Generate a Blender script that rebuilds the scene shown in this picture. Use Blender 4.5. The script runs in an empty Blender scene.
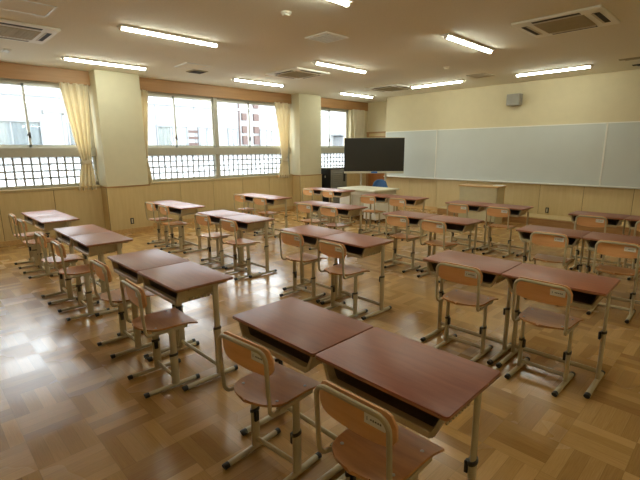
import bpy, bmesh, math, random
from mathutils import Vector, Matrix
random.seed(7)
PI = math.pi
SC = bpy.context.scene
COL = SC.collection

# ------------------------------------------------------------------ helpers
def lin(c):
    return tuple(((v / 255) / 12.92 if v / 255 <= .04045 else ((v / 255 + .055) / 1.055) ** 2.4) for v in c)

def newmat(name):
    m = bpy.data.materials.new(name); m.use_nodes = True
    nt = m.node_tree; nt.nodes.clear()
    out = nt.nodes.new('ShaderNodeOutputMaterial')
    return m, nt, out

def N(nt, t, **kw):
    n = nt.nodes.new(t)
    for k, v in kw.items():
        if k in n.inputs: n.inputs[k].default_value = v
        else: setattr(n, k, v)
    return n

def L(nt, a, b): nt.links.new(a, b)

def math_node(nt, op, a, b=None):
    n = nt.nodes.new('ShaderNodeMath'); n.operation = op
    for i, v in enumerate((a, b)):
        if v is None: continue
        if isinstance(v, (int, float)): n.inputs[i].default_value = v
        else: nt.links.new(v, n.inputs[i])
    return n.outputs[0]

def plain(name, rgb, rough=.5, metal=0., var=.04, scale=12., bump=0., bscale=200., spec=.5):
    """a plain painted / moulded surface with a faint procedural mottling"""
    m, nt, out = newmat(name)
    b = N(nt, 'ShaderNodeBsdfPrincipled', Roughness=rough, Metallic=metal)
    b.inputs['Specular IOR Level'].default_value = spec
    tc = N(nt, 'ShaderNodeTexCoord')
    no = N(nt, 'ShaderNodeTexNoise', Scale=scale, Detail=4.)
    L(nt, tc.outputs['Object'], no.inputs['Vector'])
    r = N(nt, 'ShaderNodeValToRGB')
    c = lin(rgb)
    r.color_ramp.elements[0].position = .3; r.color_ramp.elements[1].position = .7
    r.color_ramp.elements[0].color = tuple(v * (1 - var) for v in c) + (1,)
    r.color_ramp.elements[1].color = tuple(min(1, v * (1 + var)) for v in c) + (1,)
    L(nt, no.outputs['Fac'], r.inputs['Fac']); L(nt, r.outputs['Color'], b.inputs['Base Color'])
    if bump:
        nb = N(nt, 'ShaderNodeTexNoise', Scale=bscale, Detail=2.)
        L(nt, tc.outputs['Object'], nb.inputs['Vector'])
        bu = N(nt, 'ShaderNodeBump', Strength=bump, Distance=.002)
        L(nt, nb.outputs['Fac'], bu.inputs['Height']); L(nt, bu.outputs['Normal'], b.inputs['Normal'])
    L(nt, b.outputs['BSDF'], out.inputs['Surface'])
    return m

def wood(name, dark, light, rough=.4, stretch=(1, 14, 14), scale=3., rnd=.12, spec=.5):
    """grain along the axis with the small stretch value; each object gets its own tone"""
    m, nt, out = newmat(name)
    b = N(nt, 'ShaderNodeBsdfPrincipled', Roughness=rough)
    b.inputs['Specular IOR Level'].default_value = spec
    tc = N(nt, 'ShaderNodeTexCoord'); oi = N(nt, 'ShaderNodeObjectInfo')
    mp = N(nt, 'ShaderNodeMapping'); mp.inputs['Scale'].default_value = stretch
    L(nt, tc.outputs['Object'], mp.inputs['Vector'])
    add = N(nt, 'ShaderNodeVectorMath'); add.operation = 'ADD'
    sc_ = N(nt, 'ShaderNodeVectorMath'); sc_.operation = 'SCALE'
    cb = N(nt, 'ShaderNodeCombineXYZ')
    for i in range(3): L(nt, oi.outputs['Random'], cb.inputs[i])
    L(nt, cb.outputs[0], sc_.inputs[0]); sc_.inputs['Scale'].default_value = 37.
    L(nt, mp.outputs[0], add.inputs[0]); L(nt, sc_.outputs[0], add.inputs[1])
    no = N(nt, 'ShaderNodeTexNoise', Scale=scale, Detail=6., Roughness=.6, Distortion=.4)
    L(nt, add.outputs[0], no.inputs['Vector'])
    r = N(nt, 'ShaderNodeValToRGB')
    r.color_ramp.elements[0].position = .3; r.color_ramp.elements[1].position = .7
    r.color_ramp.elements[0].color = lin(dark) + (1,); r.color_ramp.elements[1].color = lin(light) + (1,)
    L(nt, no.outputs['Fac'], r.inputs['Fac'])
    hv = N(nt, 'ShaderNodeHueSaturation')
    v = math_node(nt, 'MULTIPLY', oi.outputs['Random'], rnd * 2)
    v = math_node(nt, 'ADD', v, 1 - rnd)
    L(nt, v, hv.inputs['Value']); L(nt, r.outputs['Color'], hv.inputs['Color'])
    L(nt, hv.outputs['Color'], b.inputs['Base Color'])
    rr = math_node(nt, 'MULTIPLY_ADD', no.outputs['Fac'], .12); nt.nodes[-1].inputs[2].default_value = rough - .06
    L(nt, rr, b.inputs['Roughness'])
    L(nt, b.outputs['BSDF'], out.inputs['Surface'])
    return m

def cloth(name, rgb, rough=.9, var=.04, scale=30., spec=.1):
    m = plain(name, rgb, rough, 0., var, scale, spec=spec); nt = m.node_tree
    out = [n for n in nt.nodes if n.type == 'OUTPUT_MATERIAL'][0]; b = [n for n in nt.nodes if n.type == 'BSDF_PRINCIPLED'][0]
    t = N(nt, 'ShaderNodeBsdfTranslucent'); t.inputs['Color'].default_value = lin(rgb) + (1,)
    mx = N(nt, 'ShaderNodeMixShader'); mx.inputs[0].default_value = .4
    L(nt, b.outputs[0], mx.inputs[1]); L(nt, t.outputs[0], mx.inputs[2]); L(nt, mx.outputs[0], out.inputs['Surface'])
    return m

def emit(name, rgb, s):
    m, nt, out = newmat(name)
    e = N(nt, 'ShaderNodeEmission', Strength=s); e.inputs['Color'].default_value = lin(rgb) + (1,)
    L(nt, e.outputs[0], out.inputs['Surface'])
    return m

def glass_mat(name, tint=(1, 1, 1), refl=1.0):
    m, nt, out = newmat(name)
    t = N(nt, 'ShaderNodeBsdfTransparent'); t.inputs['Color'].default_value = tint + (1,)
    g = N(nt, 'ShaderNodeBsdfGlossy', Roughness=.02)
    lw = N(nt, 'ShaderNodeLayerWeight', Blend=.5)
    fz = math_node(nt, 'POWER', lw.outputs['Facing'], 5.)
    fz = math_node(nt, 'MULTIPLY_ADD', fz, .85); nt.nodes[-1].inputs[2].default_value = .05
    mx = N(nt, 'ShaderNodeMixShader')
    L(nt, fz, mx.inputs[0]); L(nt, t.outputs[0], mx.inputs[1]); L(nt, g.outputs[0], mx.inputs[2])
    L(nt, mx.outputs[0], out.inputs['Surface'])
    return m

def frosted_mat(name):
    m, nt, out = newmat(name)
    t = N(nt, 'ShaderNodeBsdfTransparent'); t.inputs['Color'].default_value = (.9, .92, .92, 1)
    g = N(nt, 'ShaderNodeBsdfTranslucent'); g.inputs['Color'].default_value = (.74, .76, .77, 1)
    w = N(nt, 'ShaderNodeTexWave', Scale=3.2, Distortion=.6); w.bands_direction = 'DIAGONAL'
    tc = N(nt, 'ShaderNodeTexCoord'); L(nt, tc.outputs['Object'], w.inputs['Vector'])
    fac = math_node(nt, 'MULTIPLY_ADD', w.outputs['Fac'], .25); nt.nodes[-1].inputs[2].default_value = .65
    mx = N(nt, 'ShaderNodeMixShader')
    L(nt, fac, mx.inputs[0])
    L(nt, t.outputs[0], mx.inputs[1]); L(nt, g.outputs[0], mx.inputs[2])
    L(nt, mx.outputs[0], out.inputs['Surface'])
    return m

def parquet_mat():
    """basket-weave parquet: square blocks of four strips, turning every other block"""
    S, X0, Y0, n = .307, -.57, .60, 4
    m, nt, out = newmat('parquet')
    b = N(nt, 'ShaderNodeBsdfPrincipled', Roughness=.3)
    geo = N(nt, 'ShaderNodeNewGeometry'); sp = N(nt, 'ShaderNodeSeparateXYZ')
    L(nt, geo.outputs['Position'], sp.inputs[0])
    M = lambda op, a, c=None: math_node(nt, op, a, c)
    u = M('DIVIDE', M('SUBTRACT', sp.outputs['X'], X0), S); v = M('DIVIDE', M('SUBTRACT', sp.outputs['Y'], Y0), S)
    fi, fj = M('FLOOR', u), M('FLOOR', v)
    par = M('FLOORED_MODULO', M('ADD', fi, fj), 2.)          # 0 = strips along x
    fu, fv = M('SUBTRACT', u, fi), M('SUBTRACT', v, fj)
    def mix(a, c):  # par==0 -> a, 1 -> c
        return M('ADD', M('MULTIPLY', a, M('SUBTRACT', 1., par)), M('MULTIPLY', c, par))
    across, along = mix(fv, fu), mix(fu, fv)
    k = M('FLOOR', M('MULTIPLY', across, float(n)))
    cb = N(nt, 'ShaderNodeCombineXYZ')
    L(nt, fi, cb.inputs[0]); L(nt, fj, cb.inputs[1]); L(nt, k, cb.inputs[2])
    wn = N(nt, 'ShaderNodeTexWhiteNoise'); wn.noise_dimensions = '3D'; L(nt, cb.outputs[0], wn.inputs['Vector'])
    # grain, stretched along the strip
    gx = N(nt, 'ShaderNodeCombineXYZ')
    L(nt, M('MULTIPLY', along, 1.2), gx.inputs[0]); L(nt, M('MULTIPLY', across, 30.), gx.inputs[1])
    L(nt, M('MULTIPLY', wn.outputs['Value'], 60.), gx.inputs[2])
    gr = N(nt, 'ShaderNodeTexNoise', Scale=2.2, Detail=5., Roughness=.6)
    L(nt, gx.outputs[0], gr.inputs['Vector'])
    fac = M('ADD', M('MULTIPLY', wn.outputs['Value'], .58), M('MULTIPLY', gr.outputs['Fac'], .60))
    fac = M('SUBTRACT', fac, .10)
    r = N(nt, 'ShaderNodeValToRGB'); e = r.color_ramp.elements
    e[0].position = .05; e[0].color = lin(FLOOR_C[0]) + (1,)
    e[1].position = .95; e[1].color = lin(FLOOR_C[2]) + (1,)
    x = e.new(.5); x.color = lin(FLOOR_C[1]) + (1,)
    L(nt, fac, r.inputs['Fac'])
    # seams between strips and blocks
    ks = M('FRACT', M('MULTIPLY', across, float(n)))
    d1 = M('MINIMUM', ks, M('SUBTRACT', 1., ks))
    d2 = M('MULTIPLY', M('MINIMUM', along, M('SUBTRACT', 1., along)), 4.)
    d = M('MINIMUM', d1, d2)
    seam = N(nt, 'ShaderNodeMapRange'); seam.inputs['From Min'].default_value = .0; seam.inputs['From Max'].default_value = .03
    seam.inputs['To Min'].default_value = .72; seam.inputs['To Max'].default_value = 1.
    L(nt, d, seam.inputs['Value'])
    mul = N(nt, 'ShaderNodeMix', data_type='RGBA', blend_type='MULTIPLY'); mul.inputs[0].default_value = 1.
    L(nt, r.outputs['Color'], mul.inputs[6]); L(nt, seam.outputs[0], mul.inputs[7])
    L(nt, mul.outputs[2], b.inputs['Base Color'])
    # worn lacquer: the two strip directions shine a little differently
    big = N(nt, 'ShaderNodeTexNoise', Scale=1.1, Detail=3.); L(nt, geo.outputs['Position'], big.inputs['Vector'])
    ro = M('ADD', M('MULTIPLY', par, .06), M('MULTIPLY', big.outputs['Fac'], .08)); ro = M('ADD', ro, FLOOR_R)
    L(nt, ro, b.inputs['Roughness'])
    bu = N(nt, 'ShaderNodeBump', Strength=.03, Distance=.003)
    h = M('ADD', M('MULTIPLY', gr.outputs['Fac'], .25), M('MULTIPLY', wn.outputs['Value'], .3))
    L(nt, h, bu.inputs['Height']); L(nt, bu.outputs['Normal'], b.inputs['Normal'])
    L(nt, b.outputs['BSDF'], out.inputs['Surface'])
    return m

class MB:
    """collects shapes into one mesh"""
    def __init__(s): s.bm = bmesh.new()
    def box(s, x0, x1, y0, y1, z0, z1, bev=0., seg=1):
        t = bmesh.new()
        vs = [t.verts.new(p) for p in ((x0,y0,z0),(x1,y0,z0),(x1,y1,z0),(x0,y1,z0),(x0,y0,z1),(x1,y0,z1),(x1,y1,z1),(x0,y1,z1))]
        for f in ((0,3,2,1),(4,5,6,7),(0,1,5,4),(1,2,6,5),(2,3,7,6),(3,0,4,7)): t.faces.new([vs[i] for i in f])
        if bev: bmesh.ops.bevel(t, geom=t.edges[:], offset=bev, segments=seg, affect='EDGES', profile=.5)
        s._add(t); return s
    def _add(s, t):
        me = bpy.data.meshes.new('tmp'); t.to_mesh(me); t.free(); s.bm.from_mesh(me); bpy.data.meshes.remove(me)
    def prism(s, pts, vec, bev=0., seg=2):
        """closed polygon pts (3D) extruded by vec"""
        t = bmesh.new(); v = Vector(vec)
        a = [t.verts.new(p) for p in pts]; b = [t.verts.new(Vector(p) + v) for p in pts]
        f0 = t.faces.new(a); f1 = t.faces.new(b[::-1])
        n = len(pts)
        for i in range(n): t.faces.new([a[(i+1) % n], a[i], b[i], b[(i+1) % n]])
        bmesh.ops.recalc_face_normals(t, faces=t.faces)
        if bev:
            es = [e for e in t.edges if all(f in (f0, f1) or True for f in e.link_faces) and (e in f0.edges[:] or e in f1.edges[:])]
            bmesh.ops.bevel(t, geom=es, offset=bev, segments=seg, affect='EDGES', profile=.5)
        s._add(t); return s
    def tube(s, path, rx, ry=None, seg=10, up=(0, 0, 1), caps=True):
        """tube along a path; rx across (side), ry along 'up'-ish axis"""
        ry = ry or rx; t = bmesh.new(); P = [Vector(p) for p in path]; rings = []
        U = Vector(up)
        for i, p in enumerate(P):
            if i == 0: d = P[1] - P[0]
            elif i == len(P) - 1: d = P[-1] - P[-2]
            else: d = (P[i+1] - P[i]).normalized() + (P[i] - P[i-1]).normalized()
            d.normalize()
            sd = d.cross(U)
            if sd.length < 1e-4: sd = d.cross(Vector((0, 1, 0)))
            sd.normalize(); u2 = sd.cross(d).normalized()
            rings.append([t.verts.new(p + sd * rx * math.cos(2*PI*k/seg) + u2 * ry * math.sin(2*PI*k/seg)) for k in range(seg)])
        for a, b in zip(rings, rings[1:]):
            for k in range(seg): t.faces.new([a[k], a[(k+1) % seg], b[(k+1) % seg], b[k]])
        if caps: t.faces.new(rings[0][::-1]); t.faces.new(rings[-1])
        bmesh.ops.recalc_face_normals(t, faces=t.faces)
        s._add(t); return s
    def grid(s, f, nu, nv):
        t = bmesh.new(); g = [[t.verts.new(f(i/nu, j/nv)) for j in range(nv+1)] for i in range(nu+1)]
        for i in range(nu):
            for j in range(nv): t.faces.new([g[i][j], g[i+1][j], g[i+1][j+1], g[i][j+1]])
        s._add(t); return s
    def lathe(s, prof, c=(0, 0, 0), seg=20):
        t = bmesh.new(); rings = []
        for r, z in prof:
            rings.append([t.verts.new((c[0]+r*math.cos(2*PI*k/seg), c[1]+r*math.sin(2*PI*k/seg), c[2]+z)) for k in range(seg)])
        for a, b in zip(rings, rings[1:]):
            for k in range(seg): t.faces.new([a[k], a[(k+1) % seg], b[(k+1) % seg], b[k]])
        if prof[0][0] > 1e-5: t.faces.new(rings[0][::-1])
        if prof[-1][0] > 1e-5: t.faces.new(rings[-1])
        bmesh.ops.remove_doubles(t, verts=t.verts, dist=1e-6); bmesh.ops.recalc_face_normals(t, faces=t.faces)
        s._add(t); return s
    def build(s, name, m, parent=None, smooth=False, solid=0.):
        me = bpy.data.meshes.new(name); s.bm.to_mesh(me); s.bm.free()
        me.materials.append(m)
        if smooth:
            for p in me.polygons: p.use_smooth = True
            try: me.set_sharp_from_angle(angle=math.radians(35))
            except Exception: pass
        o = bpy.data.objects.new(name, me); COL.objects.link(o)
        if parent: o.parent = parent
        if solid:
            md = o.modifiers.new('thick', 'SOLIDIFY'); md.thickness = solid; md.offset = 0
        return o

def tag(o, label, cat, group=None):
    o['label'] = label; o['category'] = cat
    if group: o['group'] = group
    return o
def thing(name, label, cat, loc=(0, 0, 0), rz=0., group=None):
    o = bpy.data.objects.new(name, None); COL.objects.link(o); o.empty_display_size = .1
    o.location = loc; o.rotation_euler = (0, 0, rz)
    return tag(o, label, cat, group)
def struct(o, label=None):
    o['kind'] = 'structure'
    if label: o['label'] = label
    return o
def root(name, loc=(0, 0, 0)):
    o = bpy.data.objects.new(name, None); COL.objects.link(o); o.location = loc; o.empty_display_size = .1
    return o
def copy_tree(o, parent=None):
    c = o.copy(); COL.objects.link(c)
    if parent: c.parent = parent
    for ch in list(o.children): copy_tree(ch, c)
    return c

# ------------------------------------------------------------------ materials
FLOOR_C = ((140, 100, 52), (172, 132, 76), (204, 162, 102)); FLOOR_R = .17
M = {}
M['floor'] = parquet_mat()
M['ceiling'] = plain('ceiling_board', (228, 222, 202), .9, var=.03, scale=40, bump=.25, bscale=120)
M['wall'] = plain('cream_wall', (214, 201, 164), .85, var=.02, scale=6, bump=.1)
M['pillar'] = plain('cream_pillar', (212, 205, 174), .8, var=.02, scale=6)
M['maple'] = wood('maple_panel', (200, 176, 126), (210, 188, 138), .5, (10, 10, .9), 2., .02)
M['groove'] = plain('dark_groove', (96, 74, 42), .8)
M['trimwood'] = wood('orange_trim', (164, 122, 76), (180, 138, 90), .5, (10, .8, 10), 2., .03)
M['riser'] = wood('riser_wood', (150, 108, 62), (178, 134, 82), .4, (1, 12, 12), 3., .03)
M['alu'] = plain('window_aluminium', (182, 178, 162), .45, .2, var=.02)
M['alulight'] = plain('light_aluminium', (216, 216, 206), .4, .15, var=.02)
M['guard'] = plain('guard_wire', (150, 150, 148), .5, .2)
M['glass'] = glass_mat('pane_glass', (.97, .98, .98))
M['frost'] = frosted_mat('frosted_pane')
M['curtain'] = cloth('cream_curtain', (242, 232, 206), .9, var=.03, scale=30, spec=.1)
M['top'] = wood('desk_laminate', (138, 76, 50), (160, 94, 64), .38, (1, 9, 9), 4., .04, .45)
M['edge'] = wood('desk_edge', (150, 104, 70), (172, 124, 84), .4, (1, 9, 9), 4., .05)
M['steel'] = plain('beige_steel', (190, 176, 142), .42, var=.03, spec=.5)
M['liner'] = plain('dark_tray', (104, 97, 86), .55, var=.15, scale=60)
M['black'] = plain('black_plastic', (30, 27, 24), .5)
M['collar'] = plain('dark_collar', (58, 50, 40), .5)
M['ply'] = wood('seat_ply', (178, 122, 68), (206, 150, 92), .42, (1, 8, 8), 3., .06, .3)
M['plyback'] = wood('back_ply', (226, 166, 110), (240, 188, 132), .44, (1, 8, 8), 3., .06, .35)
M['sticker'] = plain('paper_label', (240, 238, 228), .6)
M['ink'] = plain('ink', (110, 106, 98), .7)
M['chrome'] = plain('screw_steel', (210, 208, 200), .3, .8)
M['board'] = plain('whiteboard_enamel', (203, 207, 199), .44, var=.015, scale=3)
M['white'] = plain('white_paint', (240, 238, 226), .5, var=.02)
M['offwhite'] = plain('offwhite_paint', (204, 196, 172), .5, var=.02)
M['vent'] = plain('vent_grey', (176, 164, 130), .7)
M['ventdark'] = plain('vent_dark', (58, 54, 48), .8)
M['screen'] = plain('screen_glass', (48, 45, 38), .32, var=.0)
M['bezel'] = plain('black_bezel', (24, 23, 22), .4)
M['silver'] = plain('silver_bar', (206, 200, 176), .4)
M['blue'] = plain('blue_badge', (40, 100, 180), .4)
M['bluefab'] = plain('blue_fabric', (66, 104, 150), .8, var=.1, scale=80)
M['creamtop'] = plain('cream_laminate', (226, 222, 198), .4, var=.02)
M['cabinet'] = plain('cabinet_grey', (132, 130, 120), .5)
M['cabdark'] = plain('cabinet_black', (34, 35, 36), .4)
M['lecfront'] = plain('lectern_panel', (200, 188, 148), .5, var=.03)
M['lecwood'] = wood('lectern_wood', (190, 150, 94), (214, 176, 118), .45, (1, 10, 10), 3., .03)
M['doorbrown'] = wood('door_wood', (150, 92, 44), (172, 112, 58), .45, (10, 10, 1), 2., .03)
M['speaker'] = plain('speaker_grey', (156, 152, 140), .6, bump=.2, bscale=400)
M['lamp'] = emit('led_diffuser', (248, 255, 240), 50.)
M['facade'] = plain('facade_render', (132, 134, 136), .9, var=.03, scale=1.5)
M['ledge'] = plain('facade_ledge', (108, 111, 114), .9)
M['brick'] = plain('facade_brick', (76, 60, 57), .9, var=.06, scale=8)
M['facwin'] = plain('facade_curtain', (112, 116, 119), .9, var=.08, scale=5)
M['fglass'] = glass_mat('facade_pane', (.93, .95, .95))
M['metal'] = plain('outdoor_metal', (120, 122, 120), .6, .3)
M['asphalt'] = plain('street', (120, 120, 118), .9)

# ------------------------------------------------------------------ room
XW, XP, YF, YR, XR, YB, H = -9.12, -8.80, 10.35, 11.10, .95, -1.9, 3.10
XREC = -7.80
BAYS = [(-1.36, 2.84), (3.66, 7.86), (8.67, YR)]
PILL = [(-2.20, -1.36), (2.84, 3.66), (7.86, 8.67)]
XO = -9.42
SILL, TR0, TR1, WTOP = .985, 1.53, 1.70, 2.86

struct(MB().box(XO, XR, YB, YR, -.12, 0).build('floor', M['floor']), 'brown basket weave parquet floor')
struct(MB().box(XO, XR, YB, YR, H, H + .12).build('ceiling', M['ceiling']), 'grey beige ceiling')
# window wall: below sill, above head, behind the pillars
w = MB()
for y0, y1 in BAYS:
    w.box(XO, XW, y0, y1, 0, SILL - .02)
    w.box(XO, XW - .04, y0, y1, WTOP + .06, H)
for y0, y1 in PILL: w.box(XO, XW, y0, y1, 0, H)
struct(w.build('wall_left', M['wall']), 'cream window wall')
struct(MB().box(XREC, XR, YF, YF + .75, 0, H).build('wall_front', M['wall']), 'cream wall above and behind the whiteboards')
struct(MB().box(XO, XREC, YR, YR + .15, 0, H).build('wall_recess', M['wall']), 'cream wall set back beside the whiteboard')
struct(MB().box(XR, XR + .12, YB, YF + .1, 0, H).build('wall_right', M['wall']))
struct(MB().box(XO, XR, YB - .12, YB, 0, H).build('wall_back', M['wall']))
for i, (y0, y1) in enumerate(PILL):
    p = struct(MB().box(XW - .02, XP, y0, y1, 0, H, .008, 2).build('pillar', M['pillar']), 'cream pillar in the window wall')
# wood panelling (wainscot) and its cap
def panel_run(name, runs, m, z1=.93, gap=.008):
    b = MB()
    for kind, c, a0, a1, n in runs:      # kind 'x': face at x=c facing +x ; 'y': face at y=c facing -y ; 's': face facing -y or +y
        for k in range(n):
            u0, u1 = a0 + (a1 - a0) * k / n + gap / 2, a0 + (a1 - a0) * (k + 1) / n - gap / 2
            if kind == 'x': b.box(c - .012, c, u0, u1, .09, z1)
            else: b.box(u0, u1, min(c, c + .012 * (1 if kind == 'y' else -1)), max(c, c + .012 * (1 if kind == 'y' else -1)), .09, z1)
    bk = MB()
    for kind, c, a0, a1, n in runs:
        if kind == 'x': bk.box(c - .016, c - .0095, a0, a1, .02, z1 - .003)
        else:
            sg = 1 if kind == 'y' else -1; bk.box(a0, a1, min(c + .0095 * sg, c + .016 * sg), max(c + .0095 * sg, c + .016 * sg), .02, z1 - .003)
    o = struct(b.build(name, m)); bk.build('panel_groove', M['groove'], o)
    return o
runs = []
for y0, y1 in BAYS:
    runs.append(('x', XW + .012, y0, y1, max(2, round((y1 - y0) / .93))))
for y0, y1 in PILL:
    runs.append(('x', XP + .012, y0 - .012, y1 + .012, 1))
    runs.append(('y', y0 - .012, XW, XP, 1)); runs.append(('s', y1 + .012, XW, XP, 1))
panel_run('trim_1', runs, M['maple'])['label'] = 'pale maple panelling under the windows and around the pillars'
b = MB()
for y0, y1 in BAYS: b.box(XW - .3, XW + .03, y0, y1, SILL - .045, SILL - .015)
struct(b.build('trim_2', M['maple']), 'wooden sill under the windows')
b = MB()
for y0, y1 in PILL: b.box(XW, XP + .02, y0 - .02, y1 + .02, .93, .955)
struct(b.build('trim_3', M['trimwood']), 'orange wooden cap strip around the pillars')
b = MB()
for y0, y1 in BAYS: b.box(XW, XW + .022, y0, y1, 0, .09)
for y0, y1 in PILL: b.box(XW, XP + .022, y0 - .022, y1 + .022, 0, .09)
struct(b.build('baseboard_left', M['lecwood']))
# front wall panelling
panel_run('trim_4', [('y', YF - .012, XREC, XR, 10), ('y', YR - .012, -8.2, XREC, 1), ('x', XREC - .001, YF, YR, 1)], M['maple'], .84)
struct(MB().box(XREC - .012, XR, YF - .02, YF, 0, .09).build('baseboard_front', M['lecwood']))
# curtain box boards
b = MB()
for y0, y1 in BAYS: b.box(XW - .01, XW + .012, y0, y1, 2.845, H)
struct(b.build('trim_5', M['trimwood']), 'orange brown curtain box board under the ceiling')

# ------------------------------------------------------------------ windows
def window(n, y0, y1, mull, stiles):
    X0, X1 = -9.34, -9.24
    r = struct(root('window_%d' % n), 'aluminium window with frosted guarded lower panes')
    f = MB()
    f.box(X0, X1, y0, y1, WTOP - .05, WTOP + .06); f.box(X0, X1, y0, y1, SILL - .02, SILL + .04)
    f.box(X0 - .02, X1 + .05, y0, y1, TR0, TR1, .006)                 # deep transom
    f.box(X0, X1, y0, y0 + .05, SILL, WTOP); f.box(X0, X1, y1 - .05, y1, SILL, WTOP)
    for m in mull: f.box(X0, X1 + .02, m - .055, m + .055, SILL, WTOP, .004)
    f.build('window_frame', M['alu'], r)
    xs = [y0] + list(mull) + [y1]
    for (a, c), st in zip(zip(xs, xs[1:]), stiles):
        # two sliding sashes that meet at st
        for (u0, u1, dx) in ((a + .05, st + .02, 0), (st - .02, c - .05, .035)):
            s_ = MB(); x0, x1 = X0 + .02 + dx, X0 + .05 + dx
            s_.box(x0, x1, u0, u1, TR1, TR1 + .05); s_.box(x0, x1, u0, u1, WTOP - .09, WTOP - .05)
            s_.box(x0, x1, u0, u0 + .035, TR1, WTOP - .05); s_.box(x0, x1, u1 - .035, u1, TR1, WTOP - .05)
            so = s_.build('sash', M['alulight'], r)
            MB().box(x0 + .012, x0 + .017, u0 + .03, u1 - .03, TR1 + .04, WTOP - .08).build('pane', M['glass'], so)
        lk = MB(); lk.box(X0 + .085, X0 + .105, st - .02, st + .02, 1.87, 1.97, .006)
        lk.tube([(X0 + .105, st, 1.93), (X0 + .125, st - .02, 1.945), (X0 + .12, st - .05, 1.90)], .011, seg=8)
        lk.build('window_lock', M['collar'], r, True)
        MB().box(X0 + .03, X0 + .036, a + .02, c - .02, SILL + .02, TR0 + .01).build('frosted_pane', M['frost'], r)
        g = MB()
        k = a + .05 + .135
        while k < c - .06:
            g.box(X1 - .035, X1 - .025, k - .015, k + .015, SILL + .03, TR0 + .01); k += .137
        for q in range(1, 4):
            z = SILL + .04 + (TR0 - SILL - .04) * q / 4
            g.box(X1 - .04, X1 - .03, a + .02, c - .02, z - .014, z + .014)
        g.build('guard_grid', M['guard'], r)
    return r
window(1, BAYS[0][0], BAYS[0][1], [.74], [-.25, 1.78])
window(2, BAYS[1][0], BAYS[1][1], [5.58], [4.57, 6.56])
window(3, BAYS[2][0], 10.3, [], [9.47])
struct(MB().box(XO, XW, 10.3, YR, SILL - .02, H).build('wall_window_end', M['wall']))

def curtain(name, label, levels, n, tie=None):
    """levels: (z, y0, y1, amp) from the top down"""
    r = thing(name, label, 'curtain', (XW + .05, levels[0][1], 0))
    ox, oy = XW + .05, levels[0][1]
    def f(u, v):
        t = v * (len(levels) - 1); i = min(int(t), len(levels) - 2); q = t - i; q = q * q * (3 - 2 * q)
        a, c = levels[i], levels[i + 1]
        z, y0, y1, am = [a[k] + (c[k] - a[k]) * q for k in range(4)]
        ph = u * n * 2 * PI
        return (am * math.sin(ph) + .3 * am * math.sin(ph * .47 + v * 2) - .02, y0 + (y1 - y0) * u + .25 * am * math.cos(ph) - oy, z)
    MB().grid(f, n * 10, 44).build('curtain_cloth', M['curtain'], r, True, .004)
    if tie:
        z, y0, y1 = tie
        MB().tube([(.05 * math.cos(a) - .02, (y0 + y1) / 2 - oy + (y1 - y0) / 2 * 1.08 * math.sin(a), z + .015 * math.sin(a)) for a in [2 * PI * k / 16 for k in range(17)]], .008, .035, 8, caps=False).build('tieback', M['curtain'], r, True)
    return r
curtain('curtain', 'cream curtain tied back against the pillar nearest the camera',
        [(2.86, 2.30, 2.79, .030), (2.3, 2.37, 2.76, .030), (1.84, 2.44, 2.72, .032), (1.43, 2.53, 2.70, .03), (1.2, 2.46, 2.72, .034), (.89, 2.41, 2.73, .036)], 4, (1.43, 2.53, 2.70))
curtain('curtain', 'narrow cream curtain at the start of the middle window, mostly behind the pillar',
        [(2.86, 3.70, 3.93, .028), (2.3, 3.70, 3.88, .028), (1.86, 3.70, 3.84, .03), (1.44, 3.70, 3.80, .03), (1.2, 3.70, 3.84, .03), (.93, 3.70, 3.87, .03)], 4, (1.44, 3.70, 3.80))
curtain('curtain', 'cream curtain tied back at the far end of the middle window against the second pillar',
        [(2.86, 7.25, 7.80, .030), (2.3, 7.33, 7.76, .030), (1.9, 7.39, 7.71, .032), (1.38, 7.44, 7.65, .03), (1.2, 7.36, 7.68, .034), (.89, 7.31, 7.69, .036)], 4, (1.38, 7.44, 7.65))
curtain('curtain', 'cream curtain hanging in the corner behind the large black screen',
        [(2.86, 10.32, 10.95, .030), (1.9, 10.42, 10.92, .030), (1.4, 10.5, 10.85, .03), (.93, 10.45, 10.88, .034)], 6, (1.4, 10.5, 10.85))

# ------------------------------------------------------------------ recess door
d = struct(root('door_1', (-9.0, YR, 0)), 'wooden door in the recess behind the black screen')
MB().box(-.10, -.02, -.05, .0, 0, 2.18).box(.70, .78, -.05, .0, 0, 2.18).box(-.10, .78, -.06, .0, 2.14, 2.19).box(-.10, .78, -.05, .0, 2.02, 2.05).build('door_frame', M['trimwood'], d)
MB().box(-.02, .70, -.035, -.005, 0, 2.02).build('door_leaf', M['doorbrown'], d)
MB().box(-.02, .70, -.030, -.005, 2.05, 2.14).build('transom_panel', M['maple'], d)
MB().tube([(.62, -.07, 1.0), (.62, -.07, 1.02), (.54, -.07, 1.02)], .012, seg=8).box(.60, .64, -.07, -.035, .99, 1.03).build('door_handle', M['chrome'], d, True)

# ------------------------------------------------------------------ platform and boards
DZ, DX, DY = .17, -5.68, 9.78
pl = MB(); pl.box(DX, -1.2, DY - .015, YF - .02, DZ - .025, DZ, .004)
pr = thing('teaching_platform', 'low wooden platform along the wall below the whiteboards', 'platform', (-3.4, 10.1, 0))
o = pl.build('platform_top', M['maple'], pr); o.location = (3.4, -10.1, 0)
o = MB().box(DX + .015, -1.215, DY, YF - .022, 0, DZ - .025).build('riser', M['riser'], pr); o.location = (3.4, -10.1, 0)

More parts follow.
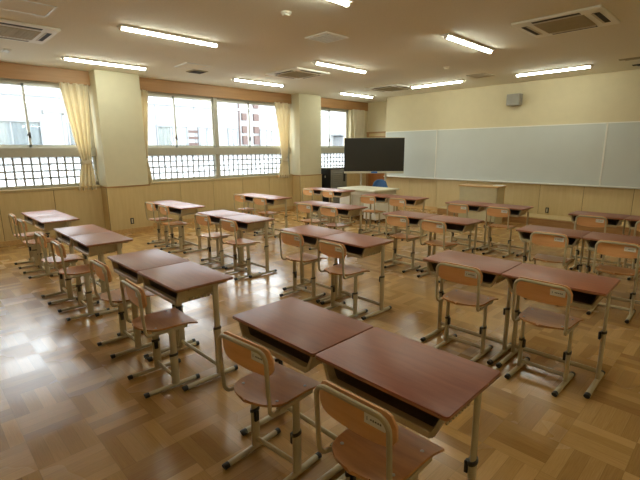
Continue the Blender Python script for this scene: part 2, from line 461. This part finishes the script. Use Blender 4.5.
def whiteboard(x0, x1, label):
    z0, z1 = .86, 2.14
    r = thing('whiteboard', label, 'whiteboard', ((x0 + x1) / 2, YF, z0), 0, None)
    hw = (x1 - x0) / 2 - .001; h = z1 - z0
    MB().box(-hw + .012, hw - .012, -.035, 0, .012, h - .012).build('writing_surface', M['board'], r)
    f = MB(); f.box(-hw, hw, -.042, 0, h - .022, h); f.box(-hw, hw, -.042, 0, 0, .02)
    f.box(-hw, -hw + .014, -.042, 0, 0, h); f.box(hw - .014, hw, -.042, 0, 0, h)
    f.build('board_frame', M['white'], r)
    MB().box(-hw, hw, -.10, -.04, -.012, .012, .004).build('marker_tray', M['alulight'], r)
    return r
whiteboard(-7.78, -6.105, 'short grey whiteboard panel between the black screen and the long whiteboard')
whiteboard(-6.105, -2.27, 'longest grey whiteboard, in the middle of the wall above the lectern')
whiteboard(-2.27, -.62, 'grey whiteboard panel beyond the double strip, above the desks farthest from the windows')

sp = thing('wall_speaker', 'grey box loudspeaker mounted on the cream wall above the long whiteboard', 'speaker', (-4.13, YF, 2.72))
MB().box(-.15, .15, -.19, -.02, -.125, .125, .012, 2).build('speaker_box', M['speaker'], sp)
MB().box(-.13, .13, -.196, -.188, -.105, .105, .003).build('speaker_grille', M['speaker'], sp)
MB().box(-.04, .04, -.03, 0, -.05, .05).build('bracket', M['offwhite'], sp)

def outlet(loc, rz, label):
    r = thing('wall_outlet', label, 'outlet', loc, rz)
    MB().box(-.035, .035, -.008, 0, -.06, .06, .002).build('outlet_plate', M['collar'], r)
    MB().box(-.013, .013, -.014, -.006, -.04, .04, .002).build('socket', M['offwhite'], r)
outlet((-3.23, YF - .012, .27), 0, 'wall outlet in the panelling just above the platform, below the long whiteboard')
outlet((XP + .012, 3.25, .24), PI / 2, 'dark wall outlet on the panelled pillar nearest the camera')

# ------------------------------------------------------------------ desks
def rrect(x0, x1, y0, y1, r, z, n=5):
    P = []
    for cx, cy, a0 in ((x1 - r, y1 - r, 0), (x0 + r, y1 - r, 90), (x0 + r, y0 + r, 180), (x1 - r, y0 + r, 270)):
        for k in range(n + 1):
            a = math.radians(a0 + 90 * k / n); P.append((cx + r * math.cos(a), cy + r * math.sin(a), z))
    return P
DH = .74
def make_desk():
    t = root('school_desk')
    top = MB().prism(rrect(-.3235, .3235, -.2185, .2185, .015, DH - .019), (0, 0, .019), .004, 2).build('tabletop', M['top'], t, True)
    # edging strip round the rim, a hair proud of it
    e = MB(); a = rrect(-.3250, .3250, -.2200, .2200, .0165, DH - .015)
    e.prism(a, (0, 0, .009)); e.build('edge_band', M['edge'], top, True)
    # steel book tray, open to the sitter
    def sect(hw, hb, z1, z0, th):
        out = [(-hw, z1), (-hw + (hw - hb) * .84, z0 + .018), (-hb + .004, z0 + .005), (-hb + .014, z0)]
        out = out + [(-x, z) for x, z in out[::-1]]
        return out
    z1, z0 = DH - .020, DH - .128
    tr = MB(); bm = bmesh.new()
    ys = [(-.195, .302, .262), (-.10, .276, .248), (.04, .276, .248), (.125, .274, .252)]
    rings_o, rings_i = [], []
    for y, hw, hb in ys:
        zz = z0 if y < .1 else z0 + .03
        so = sect(hw, hb, z1, zz, 0); si = sect(hw - .014, hb - .012, z1 - .001, zz + .014, 0)
        rings_o.append([bm.verts.new((x, y, z)) for x, z in so]); rings_i.append([bm.verts.new((x, y, z)) for x, z in si])
    n = len(rings_o[0])
    for rg in (rings_o, rings_i):
        for a_, b_ in zip(rg, rg[1:]):
            for k in range(n - 1): bm.faces.new([a_[k], a_[k+1], b_[k+1], b_[k]])
    for k in range(n - 1): bm.faces.new([rings_o[0][k], rings_o[0][k+1], rings_i[0][k+1], rings_i[0][k]])
    bm.faces.new(rings_o[-1]); 
    bmesh.ops.recalc_face_normals(bm, faces=bm.faces)
    tr._add(bm)
    for s_ in (-1, 1):           # ribs pressed into the sides
        for k in range(8): tr.box(s_ * .258 - .005, s_ * .258 + .005, -.10 + k * .024, -.088 + k * .024, z0 + .010, z0 + .030)
    tr.box(-.250, .250, -.200, -.160, z0 - .003, z0 + .026, .004)
    tray = tr.build('book_tray', M['steel'], t, True)
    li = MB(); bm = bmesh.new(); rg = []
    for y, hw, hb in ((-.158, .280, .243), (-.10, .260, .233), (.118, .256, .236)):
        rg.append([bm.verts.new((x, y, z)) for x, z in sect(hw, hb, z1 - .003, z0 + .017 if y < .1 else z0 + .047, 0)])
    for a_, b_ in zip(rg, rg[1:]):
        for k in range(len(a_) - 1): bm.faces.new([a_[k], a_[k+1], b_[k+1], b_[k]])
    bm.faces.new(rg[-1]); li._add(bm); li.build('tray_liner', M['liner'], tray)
    for s_ in (-1, 1):
        x = s_ * .293
        lg = MB(); lg.tube([(x, .08, .36), (x, .08, DH - .020)], .0105, .0235, 12, up=(0, 1, 0))
        lg.tube([(x, .08, .02), (x, .08, .385)], .0145, .0285, 12, up=(0, 1, 0))
        lg.box(x - .012, x + .012, -.12, .17, DH - .034, DH - .019)
        leg = lg.build('leg', M['steel'], t, True)
        c = MB(); c.tube([(x, .08, .375), (x, .08, .392)], .0175, .0315, 12, up=(0, 1, 0)); c.build('collar', M['collar'], leg, True)
        c = MB(); xx = x - s_ * .022; c.box(xx - .008, xx + .008, .062, .086, .325, .382, .003); c.build('clamp_lever', M['black'], leg)
        rn = MB(); rn.tube([(x, -.185, .021), (x, .205, .021)], .018, .0155, 12); rn.build('foot_runner', M['steel'], leg, True)
        for y0, y1 in ((-.210, -.180), (.198, .225)):
            MB().tube([(x, y0, .0185), (x, y0 + .006, .020), (x, y1 - .006, .020), (x, y1, .020)], .0192, .0175, 12).build('end_cap', M['black'], leg, True)
    MB().tube([(-.293, .08, .085), (.293, .08, .085)], .0125, .017, 10).build('crossbar', M['steel'], t, True)
    return t

SH = .458
def make_chair():
    t = root('school_chair')
    # seat board: straight front, rounded rear, waisted, rear dished
    st = MB(); nu, nv = 18, 26
    def sf(top):
        def f(u, v):
            v = v ** 1.7; y = -.175 + .375 * v
            if y < 0: w_ = .165 * (max(0., 1 - ((-y) / .1752) ** 3.0)) ** .5 + .002
            else: w_ = .167 + .016 * (y / .2) ** 1.5
            q = u * 2 - 1; x = q * w_
            z = SH - .006 * (1 - q * q) * (1 - v) * 1.5 - (.014 * max(0, (v - .70) / .30) ** 2) + .010 * max(0, (.25 - v) / .25)
            return (x, y, z - (0 if top else .012))
        return f
    bm = bmesh.new()
    def add(f):
        return [[bm.verts.new(f(i / nu, j / nv)) for j in range(nv + 1)] for i in range(nu + 1)]
    A, B = add(sf(True)), add(sf(False))
    for i in range(nu):
        for j in range(nv):
            bm.faces.new([A[i][j], A[i+1][j], A[i+1][j+1], A[i][j+1]]); bm.faces.new([B[i][j], B[i][j+1], B[i+1][j+1], B[i+1][j]])
    for i in range(nu):
        for j in (0, nv): bm.faces.new([A[i][j], B[i][j], B[i+1][j], A[i+1][j]])
    for j in range(nv):
        for i in (0, nu): bm.faces.new([A[i][j], A[i][j+1], B[i][j+1], B[i][j]])
    bmesh.ops.recalc_face_normals(bm, faces=bm.faces); st._add(bm)
    seat = st.build('seat', M['ply'], t, True)
    for x, y in ((-.125, -.075), (.125, -.075), (-.135, .11), (.135, .11)):
        MB().lathe([(.008, 0), (.008, .003), (.004, .005), (.0, .005)], (x, y, SH - .003), 10).build('screw', M['chrome'], seat, True)
    # bent tube: inverted U behind the backrest, lower ends turned forward under the seat
    yt = lambda z: -.162 - .05 * (z - .44)
    R = .05; hw = .170; zt = .752; path = []
    def half(s_):
        P = [(s_ * .135, .10, SH - .024), (s_ * .145, -.04, SH - .026), (s_ * .160, -.115, SH - .028)]
        for k in range(1, 6):
            a = math.radians(90 * k / 5); P.append((s_ * (hw - .008 + .008 * k / 5), -.125 - .037 * math.sin(a), SH - .028 + .045 * (1 - math.cos(a))))
        P.append((s_ * hw, yt(.56), .56)); P.append((s_ * hw, yt(zt - R), zt - R))
        for k in range(1, 7):
            a = math.radians(90 * k / 6); z = zt - R + R * math.sin(a); P.append((s_ * (hw - R + R * math.cos(a)), yt(z), z))
        return P
    path = half(-1) + half(1)[::-1]
    MB().tube(path, .0105, seg=10, up=(.03, 1, .02)).build('back_frame', M['steel'], t, True)
    # plywood backrest in front of the tube
    bk = MB(); bm = bmesh.new(); bw, bt, nb = .181, .766, 18
    def bf(dy):
        rows = []
        for i in range(nb + 1):
            q = i / nb * 2 - 1; x = q * bw
            e_ = max(0, (abs(x) - (bw - .05)) / .05)
            zt_ = bt - .05 * (1 - math.sqrt(max(0, 1 - e_ * e_))) - .004 * q * q
            zb_ = .630 - .016 * (1 - q * q) + .03 * (1 - math.sqrt(max(0, 1 - e_ * e_)))
            col = []
            for j in range(7):
                z = zb_ + (zt_ - zb_) * j / 6
                col.append(bm.verts.new((x, yt(z) + .0175 - .016 * (1 - q * q) * 0 + .010 * abs(q) ** 3 + dy, z)))
            rows.append(col)
        return rows
    A, B = bf(0), bf(.010)
    for i in range(nb):
        for j in range(6):
            bm.faces.new([A[i][j], A[i+1][j], A[i+1][j+1], A[i][j+1]]); bm.faces.new([B[i][j], B[i][j+1], B[i+1][j+1], B[i+1][j]])
        for j in (0, 6): bm.faces.new([A[i][j], B[i][j], B[i+1][j], A[i+1][j]])
    for j in range(6):
        for i in (0, nb): bm.faces.new([A[i][j], A[i][j+1], B[i][j+1], B[i][j]])
    bmesh.ops.recalc_face_normals(bm, faces=bm.faces); bk._add(bm)
    back = bk.build('backrest', M['plyback'], t, True)
    # name sticker on the rear of the backrest
    zc = .705; y0 = yt(zc) + .0165
    s_ = MB(); s_.box(.052, .142, y0 - .0012, y0 + .004, zc - .021, zc + .021)
    sk = s_.build('name_sticker', M['sticker'], back)
    ik = MB(); x = .064
    for w_, h_ in ((.0025, .015), (.0, 0), (.007, .006), (.006, .008), (.008, .006), (.006, .007), (.007, .007)):
        if w_: ik.box(x, x + w_, y0 - .0018, y0, zc - h_ / 2, zc + h_ / 2)
        x += max(w_, .004) + .0035
    ik.build('marking', M['ink'], sk)
    for s_ in (-1, 1):
        x = s_ * .158
        lg = MB(); lg.tube([(x, .02, .22), (x, .02, SH - .022)], .0095, .0245, 12, up=(0, 1, 0))
        lg.tube([(x, .02, .02), (x, .02, .245)], .0135, .0285, 12, up=(0, 1, 0))
        lg.box(x - .012, x + .012, -.10, .13, SH - .036, SH - .016)
        leg = lg.build('leg', M['steel'], t, True)
        MB().tube([(x, .02, .238), (x, .02, .254)], .0165, .0315, 12, up=(0, 1, 0)).build('collar', M['collar'], leg, True)
        xx = x - s_ * .021; MB().box(xx - .008, xx + .008, .0, .026, .185, .246, .003).build('clamp_lever', M['black'], leg)
        MB().tube([(x, -.175, .020), (x, .170, .020)], .017, .0145, 12).build('foot_runner', M['steel'], leg, True)
        for y0_, y1_ in ((-.200, -.172), (.166, .192)):
            MB().tube([(x, y0_, .0175), (x, y0_ + .006, .019), (x, y1_ - .006, .019), (x, y1_, .019)], .0182, .0165, 12).build('end_cap', M['black'], leg, True)
    MB().tube([(-.158, .02, .07), (.158, .02, .07)], .0115, .016, 10).build('crossbar', M['steel'], t, True)
    MB().box(-.15, .15, -.015, .015, SH - .034, SH - .020).build('seat_rail', M['steel'], t)
    return t

# pair centre, turn (deg), chair offsets (dx, dy) window side / other side
PAIRS = {1: (-6.985, 1.438, .2, (.02, .0), (.02, -.01)), 2: (-5.075, 1.416, -.5, (.07, -.05), (.06, -.03)), 3: (-3.185, 1.393, -.2, (-.06, .02), (.04, -.01)),
 4: (-1.267, 1.413, .3, (.01, .0), (.03, .01)), 5: (-6.927, 3.311, -.7, (-.02, .08), (-.065, .05)), 6: (-5.058, 3.267, -.1, (.08, .02), (.085, .02)),
 7: (-3.114, 3.243, -1.5, (.01, .05), (.02, .01)), 8: (-1.211, 3.234, 1.0, (.03, .10), (-.02, .09)), 9: (-6.873, 5.125, 0, (-.07, .09), (.01, .05)),
 10: (-4.935, 5.047, 0, (.06, .06), (-.02, .04)), 11: (-3.025, 5.047, -1.2, (.04, .02), (-.03, -.02)), 12: (-1.183, 5.096, 1.8, (.05, .07), (.01, .02)),
 13: (-6.916, 7.035, -.5, (.07, -.02), (.08, -.04)), 14: (-4.921, 6.827, 1.4, (.05, -.09), (.05, -.06)), 15: (-3.048, 6.829, 0, (.04, -.07), (.02, -.03)),
 16: (-1.132, 6.797, .5, (0, -.01), (.0, -.02))}
COLN = ['column beside the windows', 'second column from the windows', 'third column from the windows', 'column farthest from the windows']
ROWN = ['row farthest from the whiteboard', 'third row from the whiteboard', 'second row from the whiteboard', 'row nearest the whiteboard']
SIDEN = ['window-side', 'aisle-side']
desk0 = chair0 = None
dn = cn = 0
rng = random.Random(3)
for k in range(1, 17):
    x, y, a, c0, c1 = PAIRS[k]
    a = math.radians(a); ca, sa = math.cos(a), math.sin(a)
    row, colm = (k - 1) // 4, (k - 1) % 4
    for i, off in enumerate((c0, c1)):
        lx = (i - .5) * .655
        if desk0 is None: desk0 = o = make_desk()
        else: o = copy_tree(desk0)
        o.location = (x + ca * lx, y + sa * lx, 0); o.rotation_euler = (0, 0, a)
        tag(o, 'red-brown %s desk of its pair, %s, %s' % (SIDEN[i], COLN[colm], ROWN[row]), 'desk', 'school desks set in pairs')
        if chair0 is None: chair0 = o = make_chair()
        else: o = copy_tree(chair0)
        px, py = lx + off[0], -.22 + off[1]
        o.location = (x + ca * px - sa * py, y + sa * px + ca * py, 0); o.rotation_euler = (0, 0, a + math.radians({(4, 0): 4.5, (4, 1): 1}.get((k, i), rng.uniform(-2, 2))))
        tag(o, 'plywood chair at the %s desk, %s, %s' % (SIDEN[i], COLN[colm], ROWN[row]), 'chair', 'plywood school chairs')

# ------------------------------------------------------------------ teacher's end
td = thing('teacher_desk', 'large cream teacher desk in front of the black screen', 'desk', (-6.50, 7.96, 0), math.radians(-3.2)); td.scale = (.955, 1, 1)
MB().box(-.64, .64, -.43, .43, .70, .735, .006, 2).build('desk_top', M['creamtop'], td)
MB().box(-.60, .60, -.38, .36, .60, .699).build('apron', M['offwhite'], td)
p = MB().box(-.62, -.20, -.36, .36, .06, .60, .006).build('pedestal', M['white'], td)
p2 = MB().box(.22, .62, -.36, .36, .06, .60, .006).build('pedestal', M['white'], td)
for z in (.08, .25, .42):
    for q, (a0, a1) in ((p, (-.60, -.22)), (p2, (.24, .60))):
        dr = MB().box(a0, a1, .361, .378, z, z + .16, .003).build('drawer', M['offwhite'], q)
MB().box(-.2, .22, -.33, -.315, .2, .60).build('modesty_panel', M['offwhite'], td)
f = MB()
for sx in (-.58, -.24, .26, .58):
    for sy in (-.32, .32): f.lathe([(.02, 0), (.02, .06)], (sx, sy, 0), 10)
f.build('glides', M['black'], td)

oc = thing('office_chair', 'blue office chair behind the cream teacher desk', 'chair', (-6.80, 8.74, 0), math.radians(25))
b = MB()
def bkf(u, v):
    q = u * 2 - 1; z = .47 + .40 * v; e_ = abs(v * 2 - 1); w_ = .205 * (1 - .30 * max(0, v - .3) ** 2 * 2.5) * (1 - max(0, e_ - .75) ** 2 * 6)
    return (q * w_, .25 + .03 * v - .05 * q * q, z - .035 * q * q * (1 if v > .5 else -1))
b.grid(bkf, 14, 12).build('chair_back', M['bluefab'], oc, True, .05)
MB().prism(rrect(-.24, .24, -.22, .24, .08, .42), (0, 0, .07), .02, 3).build('seat', M['bluefab'], oc, True)
MB().tube([(0, .1, .41), (0, .27, .41), (0, .31, .5), (0, .30, .62)], .018, .008, 8).build('back_bracket', M['black'], oc, True)
MB().lathe([(.028, .10), (.028, .3), (.018, .3), (.018, .42)], (0, 0, 0), 14).build('gas_column', M['black'], oc, True)
for k in range(5):
    a = 2 * PI * k / 5 + .3; ux, uy = math.cos(a), math.sin(a)
    lg = MB().tube([(0, 0, .115), (.15 * ux, .15 * uy, .10), (.27 * ux, .27 * uy, .075)], .02, .014, 8).build('leg', M['black'], oc, True)
    MB().tube([(.27 * ux - .02 * uy, .27 * uy + .02 * ux, .03), (.27 * ux + .02 * uy, .27 * uy - .02 * ux, .03)], .03, seg=14).build('caster', M['black'], lg, True)

tv = thing('electronic_board', 'large black flat screen on a wheeled stand beside the windows', 'screen', (-7.20, 9.06, 0), math.radians(44.5))
W2 = .79
MB().box(-W2, W2, -.03, .03, 1.025, 1.935, .006).build('screen_body', M['bezel'], tv)
MB().box(-W2 + .022, W2 - .022, -.033, -.029, 1.08, 1.915).build('display', M['screen'], tv)
MB().box(-W2, W2, -.034, .03, 1.928, 1.942).build('top_strip', M['silver'], tv)
bb = MB().box(-W2, W2, -.042, .03, 1.015, 1.07, .004).build('lower_bezel', M['silver'], tv)
MB().box(-.075, .09, -.045, -.04, 1.022, 1.064).build('blue_badge', M['blue'], bb)
MB().tube([(-.33, .09, .09), (-.33, .09, 1.55)], .028, seg=12).tube([(.33, .09, .09), (.33, .09, 1.55)], .028, seg=12).build('stand_post', M['offwhite'], tv, True)
MB().box(-.5, .5, .03, .065, 1.3, 1.36).box(-.4, .4, .03, .065, 1.6, 1.66).build('mount_rail', M['cabdark'], tv)
MB().tube([(-.33, .09, .45), (.33, .09, .45)], .018, seg=10).build('stand_crossbar', M['offwhite'], tv, True)
for s_ in (-1, 1):
    fb = MB().tube([(s_ * .33, -.30, .09), (s_ * .33, .42, .09)], .022, .025, 10).build('stand_foot', M['offwhite'], tv, True)
    for y in (-.28, .40): MB().tube([(s_ * .33 - .018, y, .034), (s_ * .33 + .018, y, .034)], .034, seg=14).build('caster', M['black'], fb, True)

cb = thing('charging_cabinet', 'dark louvred storage cabinet beyond the second pillar under the window', 'cabinet', (-8.82, 9.19, 0))
MB().box(-.22, .22, -.35, .35, .04, 1.10, .006).build('cabinet_body', M['cabdark'], cb)
fr = MB(); fr.box(.221, .236, -.335, .335, .08, 1.08)
for k in range(16): fr.prism([(.236, -.28, .14 + k * .055), (.252, -.28, .145 + k * .055), (.236, -.28, .175 + k * .055)], (0, .42, 0))
fd = fr.build('louvred_door', M['cabinet'], cb)
MB().box(.236, .262, .18, .25, .72, 1.0, .004).build('handle', M['cabdark'], fd)
MB().box(-.225, .245, -.355, .355, 1.10, 1.12, .003).build('cabinet_top', M['cabinet'], cb)
MB().box(.0, .03, -.362, -.351, .84, .90, .002).build('side_latch', M['silver'], cb)
for sx in (-.18, .18):
    for sy in (-.3, .3): MB().tube([(sx - .015, sy, .03), (sx + .015, sy, .03)], .03, seg=12).build('caster', M['black'], cb, True)

lc = thing('lectern', 'beige lectern with a wooden top in front of the long whiteboard', 'lectern', (-4.31, 9.32, 0))
MB().box(-.46, .46, -.22, .22, .805, .835, .004).build('lectern_top', M['lecwood'], lc)
MB().box(-.42, .42, -.195, -.175, .06, .805).build('front_panel', M['lecfront'], lc)
for s_ in (-1, 1): MB().box(s_ * .42 - .011, s_ * .42 + .011, -.195, .19, .0, .805).build('side_panel', M['lecfront'], lc)
MB().box(-.41, .41, -.175, .185, .40, .42).build('shelf', M['lecwood'], lc)
MB().box(.409, .433, .17, .195, .0, .805).build('edge_post', M['lecwood'], lc)
pp = tag(MB().box(-.11, .11, -.075, .075, 0, .012, .001).build('paper_stack', M['white']), 'white paper lying on the back corner of the lectern', 'paper')
pp.location = (-3.97, 9.43, .835)

# ------------------------------------------------------------------ ceiling
def ceiling_lamp(x, y, rz, label):
    r = thing('ceiling_lamp', label, 'lamp', (x, y, H), rz, 'batten ceiling lamps')
    MB().box(-.065, .065, -.665, .665, -.022, 0, .004).build('housing', M['white'], r)
    pts = [(.026 * math.cos(a), -.645, -.022 - .030 * math.sin(a)) for a in [PI * k / 8 for k in range(9)]]
    MB().prism(pts, (0, 1.29, 0)).build('diffuser', M['lamp'], r, True)
    for s_ in (-1, 1): MB().box(-.030, .030, s_ * .652 - .007, s_ * .652 + .007, -.055, -.02, .003).build('end_cap', M['white'], r)
LP = [(-7.98, 2.79, 0, 'lit batten lamp on the ceiling directly before the pillar nearest the camera'),
      (-5.59, 2.80, 0, 'lit batten lamp between the cut-off air conditioner and the round smoke detector'),
      (-3.16, 2.85, 0, 'lit batten lamp cut off by the top edge, only its end showing'),
      (-7.91, 5.91, 0, 'lit batten lamp above the middle window'),
      (-5.52, 5.96, 0, 'lit batten lamp beside the middle air conditioner, ahead of the square vent'),
      (-3.12, 6.03, 0, 'lit batten lamp beside the large air conditioner nearest the camera'),
      (-7.92, 9.16, 0, 'lit batten lamp above the black screen in the far window corner'),
      (-5.42, 9.035, PI / 2, 'lit crosswise batten lamp above the first half of the long whiteboard'),
      (-3.04, 9.18, PI / 2, 'lit crosswise batten lamp above the join of the long whiteboard and its end panel'),
      (-.72, 2.85, 0, 'lit batten lamp over the back row of the column farthest from the windows')]
for p in LP: ceiling_lamp(*p)

def cassette(x, y, label, s=.47):
    r = thing('ceiling_air_conditioner', label, 'air conditioner', (x, y, H), 0, 'four-way ceiling air conditioners')
    MB().box(-s, s, -s * .92, s * .92, -.028, 0, .012, 2).build('panel', M['white'], r)
    g = MB(); h = s * .56
    g.box(-h, h, -h, h, -.034, -.026)
    for k in range(14):
        yy = -h + .02 + k * (2 * h - .04) / 13; g.box(-h + .01, h - .01, yy - .006, yy + .006, -.039, -.033)
    g.build('grille', M['vent'], r)
    for a in range(4):
        c, s2 = math.cos(a * PI / 2), math.sin(a * PI / 2)
        v = MB(); d0 = s * (.80 if a % 2 == 0 else .74)
        v.box(d0 - .035, d0 + .035, -h * .95, h * .95, -.031, -.026)
        o = v.build('air_slot', M['ventdark'], r); o.rotation_euler = (0, 0, a * PI / 2)
        v = MB(); v.box(d0 - .045, d0 - .02, -h * .93, h * .93, -.036, -.030, .002); o2 = v.build('louvre', M['offwhite'], o)
cassette(-1.87, 5.93, 'air conditioner panel in the ceiling nearest the camera, toward the wall without windows')
cassette(-6.58, 5.85, 'air conditioner panel in the ceiling between the lamps by the middle window')
cassette(-6.70, 1.25, 'air conditioner panel in the ceiling by the nearest window, cut by the picture edge')
cassette(-6.55, 8.85, 'air conditioner panel in the ceiling beyond, close to the whiteboard wall')

def ceiling_vent(x, y, sx, sy, label, frame, inner, slats=6):
    r = thing('ceiling_vent', label, 'vent', (x, y, H))
    MB().box(-sx, sx, -sy, sy, -.014, 0, .004).build('vent_frame', frame, r)
    g = MB().box(-sx * .78, sx * .78, -sy * .78, sy * .78, -.018, -.012)
    for k in range(slats):
        yy = -sy * .7 + 1.4 * sy * k / (slats - 1); g.box(-sx * .75, sx * .75, yy - .006, yy + .006, -.024, -.016)
    g.build('vent_grille', inner, r)
ceiling_vent(-4.30, 4.35, .21, .21, 'square exhaust vent with a grey grille in mid ceiling', M['white'], M['alulight'])
ceiling_vent(-7.72, 4.32, .15, .15, 'small dark square vent above the middle window', M['vent'], M['ventdark'])
ceiling_vent(-4.25, 8.75, .21, .21, 'faint square vent between the two crosswise lamps', M['offwhite'], M['offwhite'])
ceiling_vent(-1.60, 9.04, .34, .05, 'long narrow grey slot vent near the end whiteboard', M['vent'], M['vent'], 2)
ceiling_vent(-1.58, 9.78, .30, .05, 'black slot vent close above the end whiteboard', M['ventdark'], M['black'], 2)
ceiling_vent(-8.05, 1.40, .12, .05, 'tiny white ceiling fitting near the first window', M['white'], M['alulight'], 2)
def detector(x, y, label):
    r = thing('smoke_detector', label, 'smoke detector', (x, y, H))
    MB().lathe([(.06, 0), (.06, -.012), (.045, -.02), (.04, -.04), (.0, -.046)][::-1], (0, 0, 0), 20).build('detector_body', M['ceiling'], r, True)
detector(-4.28, 7.45, 'round smoke detector on the ceiling before the long whiteboard')
detector(-3.86, 3.28, 'round smoke detector on the ceiling near the top edge lamp')
def hatch(x, y, label):
    r = thing('ceiling_hatch', label, 'hatch', (x, y, H))
    f = MB()
    for s_ in (-1, 1): f.box(s_ * .225 - .012, s_ * .225 + .012, -.235, .235, -.006, 0); f.box(-.235, .235, s_ * .225 - .012, s_ * .225 + .012, -.006, 0)
    f.build('hatch_frame', M['alulight'], r)
    MB().box(-.213, .213, -.213, .213, -.004, 0).build('hatch_lid', M['ceiling'], r)
hatch(-7.32, 4.02, 'square access hatch with metal edges near the dark vent')
hatch(-5.58, 1.20, 'square access hatch with metal edges in the nearest part of the ceiling')

# ------------------------------------------------------------------ outside
XF = -16.5
struct(MB().box(-40, XO - .3, -30, 45, -4.2, -4.0).build('street_ground', M['asphalt']))
bd = thing('white_building', 'white building with curtained windows and brick columns across the street', 'building', (XF, 8, -4))
OB = lambda b_, n, m, par=bd: (lambda o: (setattr(o, 'location', (-XF, -8, 4) if par is bd else (0, 0, 0)), o)[1])(b_.build(n, m, par))
OB(MB().box(XF - 6, XF, -22, 30, -4, 4.05), 'building_wall', M['facade'])
lg = MB(); lg.box(XF, XF + .05, -22, 30, 3.36, 3.40).box(XF, XF + .05, -22, 30, -.2, -.14)
for y in (1.0, 4.15, 7.36, 8.98, 11.10, 16.2): lg.box(XF, XF + .02, y - .015, y + .015, -4, 4.05)
OB(lg, 'facade_joint', M['ledge'])
for y0, y1 in ((-3.0, -1.2), (-.4, 1.2), (1.9, 3.5), (4.3, 5.8), (7.36, 8.6), (9.12, 9.85), (10.55, 11.0), (12.25, 12.95), (18.6, 20.2)):
    wb = MB().box(XF - .02, XF + .012, y0, y1, 1.0, 2.56)
    wo = OB(wb, 'window', M['facwin'])
    g = MB()
    def cf(u, v, y0=y0, y1=y1): return (XF + .035 + .018 * math.sin(u * (y1 - y0) * 34), y0 + .03 + (y1 - y0 - .06) * u, 1.03 + 1.5 * v)
    g.grid(cf, 60, 2).build('sheer_curtain', M['facwin'], wo, True)
    fr = MB(); fr.box(XF, XF + .08, y0 - .03, y0 + .02, .97, 2.6).box(XF, XF + .08, y1 - .02, y1 + .03, .97, 2.6).box(XF, XF + .08, y0, y1, 2.55, 2.6).box(XF, XF + .08, y0, y1, .97, 1.02)
    fr.box(XF + .05, XF + .08, (y0 + y1) / 2 - .02, (y0 + y1) / 2 + .02, 1, 2.57).build('window_frame', M['ledge'], wo)
    MB().box(XF + .062, XF + .066, y0 + .02, y1 - .02, 1.02, 2.55).build('pane', M['fglass'], wo)
br = MB()
for y0, y1, zz in ((11.27, 11.62, (.2, .9, 1.35, 1.9, 2.4, 2.95)), (11.9, 12.18, (.2, .9, 1.35, 1.9, 2.4, 2.95, 3.5))):
    for k, z in enumerate(zz): br.box(XF, XF + .10, y0, y1, z, z + (.30 if z > 1.9 else .38))
br.box(XF, XF + .06, 11.11, 11.16, -4, 4.05)
for z in (1.6, 1.85, 2.1, 2.35): br.box(XF, XF + .03, 8.62, 9.08, z, z + .10)
OB(br, 'brick_column', M['brick'])
pb = MB().tube([(XF + .25, 3.6, 2.88), (XF + .25, 4.2, 2.88)], .03, seg=8).box(XF, XF + .28, 3.58, 3.64, 2.82, 2.94).box(XF, XF + .28, 4.16, 4.22, 2.82, 2.94)
OB(pb, 'rail_bracket', M['metal'])
hv = MB().box(XF, XF + .7, 17.2, 18.1, 1.7, 2.35, .02).box(XF, XF + .8, 17.0, 18.3, 2.38, 2.45)
OB(hv, 'condenser_box', M['ledge'])

# ------------------------------------------------------------------ light, camera, look
wld = bpy.data.worlds.new('overcast_sky'); SC.world = wld; wld.use_nodes = True
bg = wld.node_tree.nodes['Background']; bg.inputs[0].default_value = (.90, .96, 1.0, 1); bg.inputs[1].default_value = 10.5

cam = bpy.data.cameras.new('camera'); co = bpy.data.objects.new('camera', cam); COL.objects.link(co); SC.camera = co
yaw, pitch, roll, f = math.radians(-45.645), math.radians(11.920), math.radians(-.341), 425.44
cy, sy, cp, sp_ = math.cos(yaw), math.sin(yaw), math.cos(pitch), math.sin(pitch)
F = Vector((sy * cp, cy * cp, -sp_)); Rr = Vector((cy, -sy, 0)); U = Rr.cross(F)
R2 = math.cos(roll) * Rr + math.sin(roll) * U; U2 = -math.sin(roll) * Rr + math.cos(roll) * U
mw = Matrix((R2, U2, -F)).transposed().to_4x4(); mw.translation = (0, 0, 1.6256)
co.matrix_world = mw
cam.sensor_width = 36; cam.lens = f / 640 * 36; cam.clip_start = .05; cam.clip_end = 200

vs = SC.view_settings
SC.display_settings.display_device = 'sRGB'
vs.view_transform = 'Standard'; vs.look = 'None'; vs.gamma = 1; vs.use_curve_mapping = False
vs.exposure = 0.10
SC.cycles.use_denoising = True
SC.cycles.max_bounces = 10; SC.cycles.diffuse_bounces = 6; SC.cycles.transparent_max_bounces = 16
SC.cycles.sample_clamp_indirect = 8.
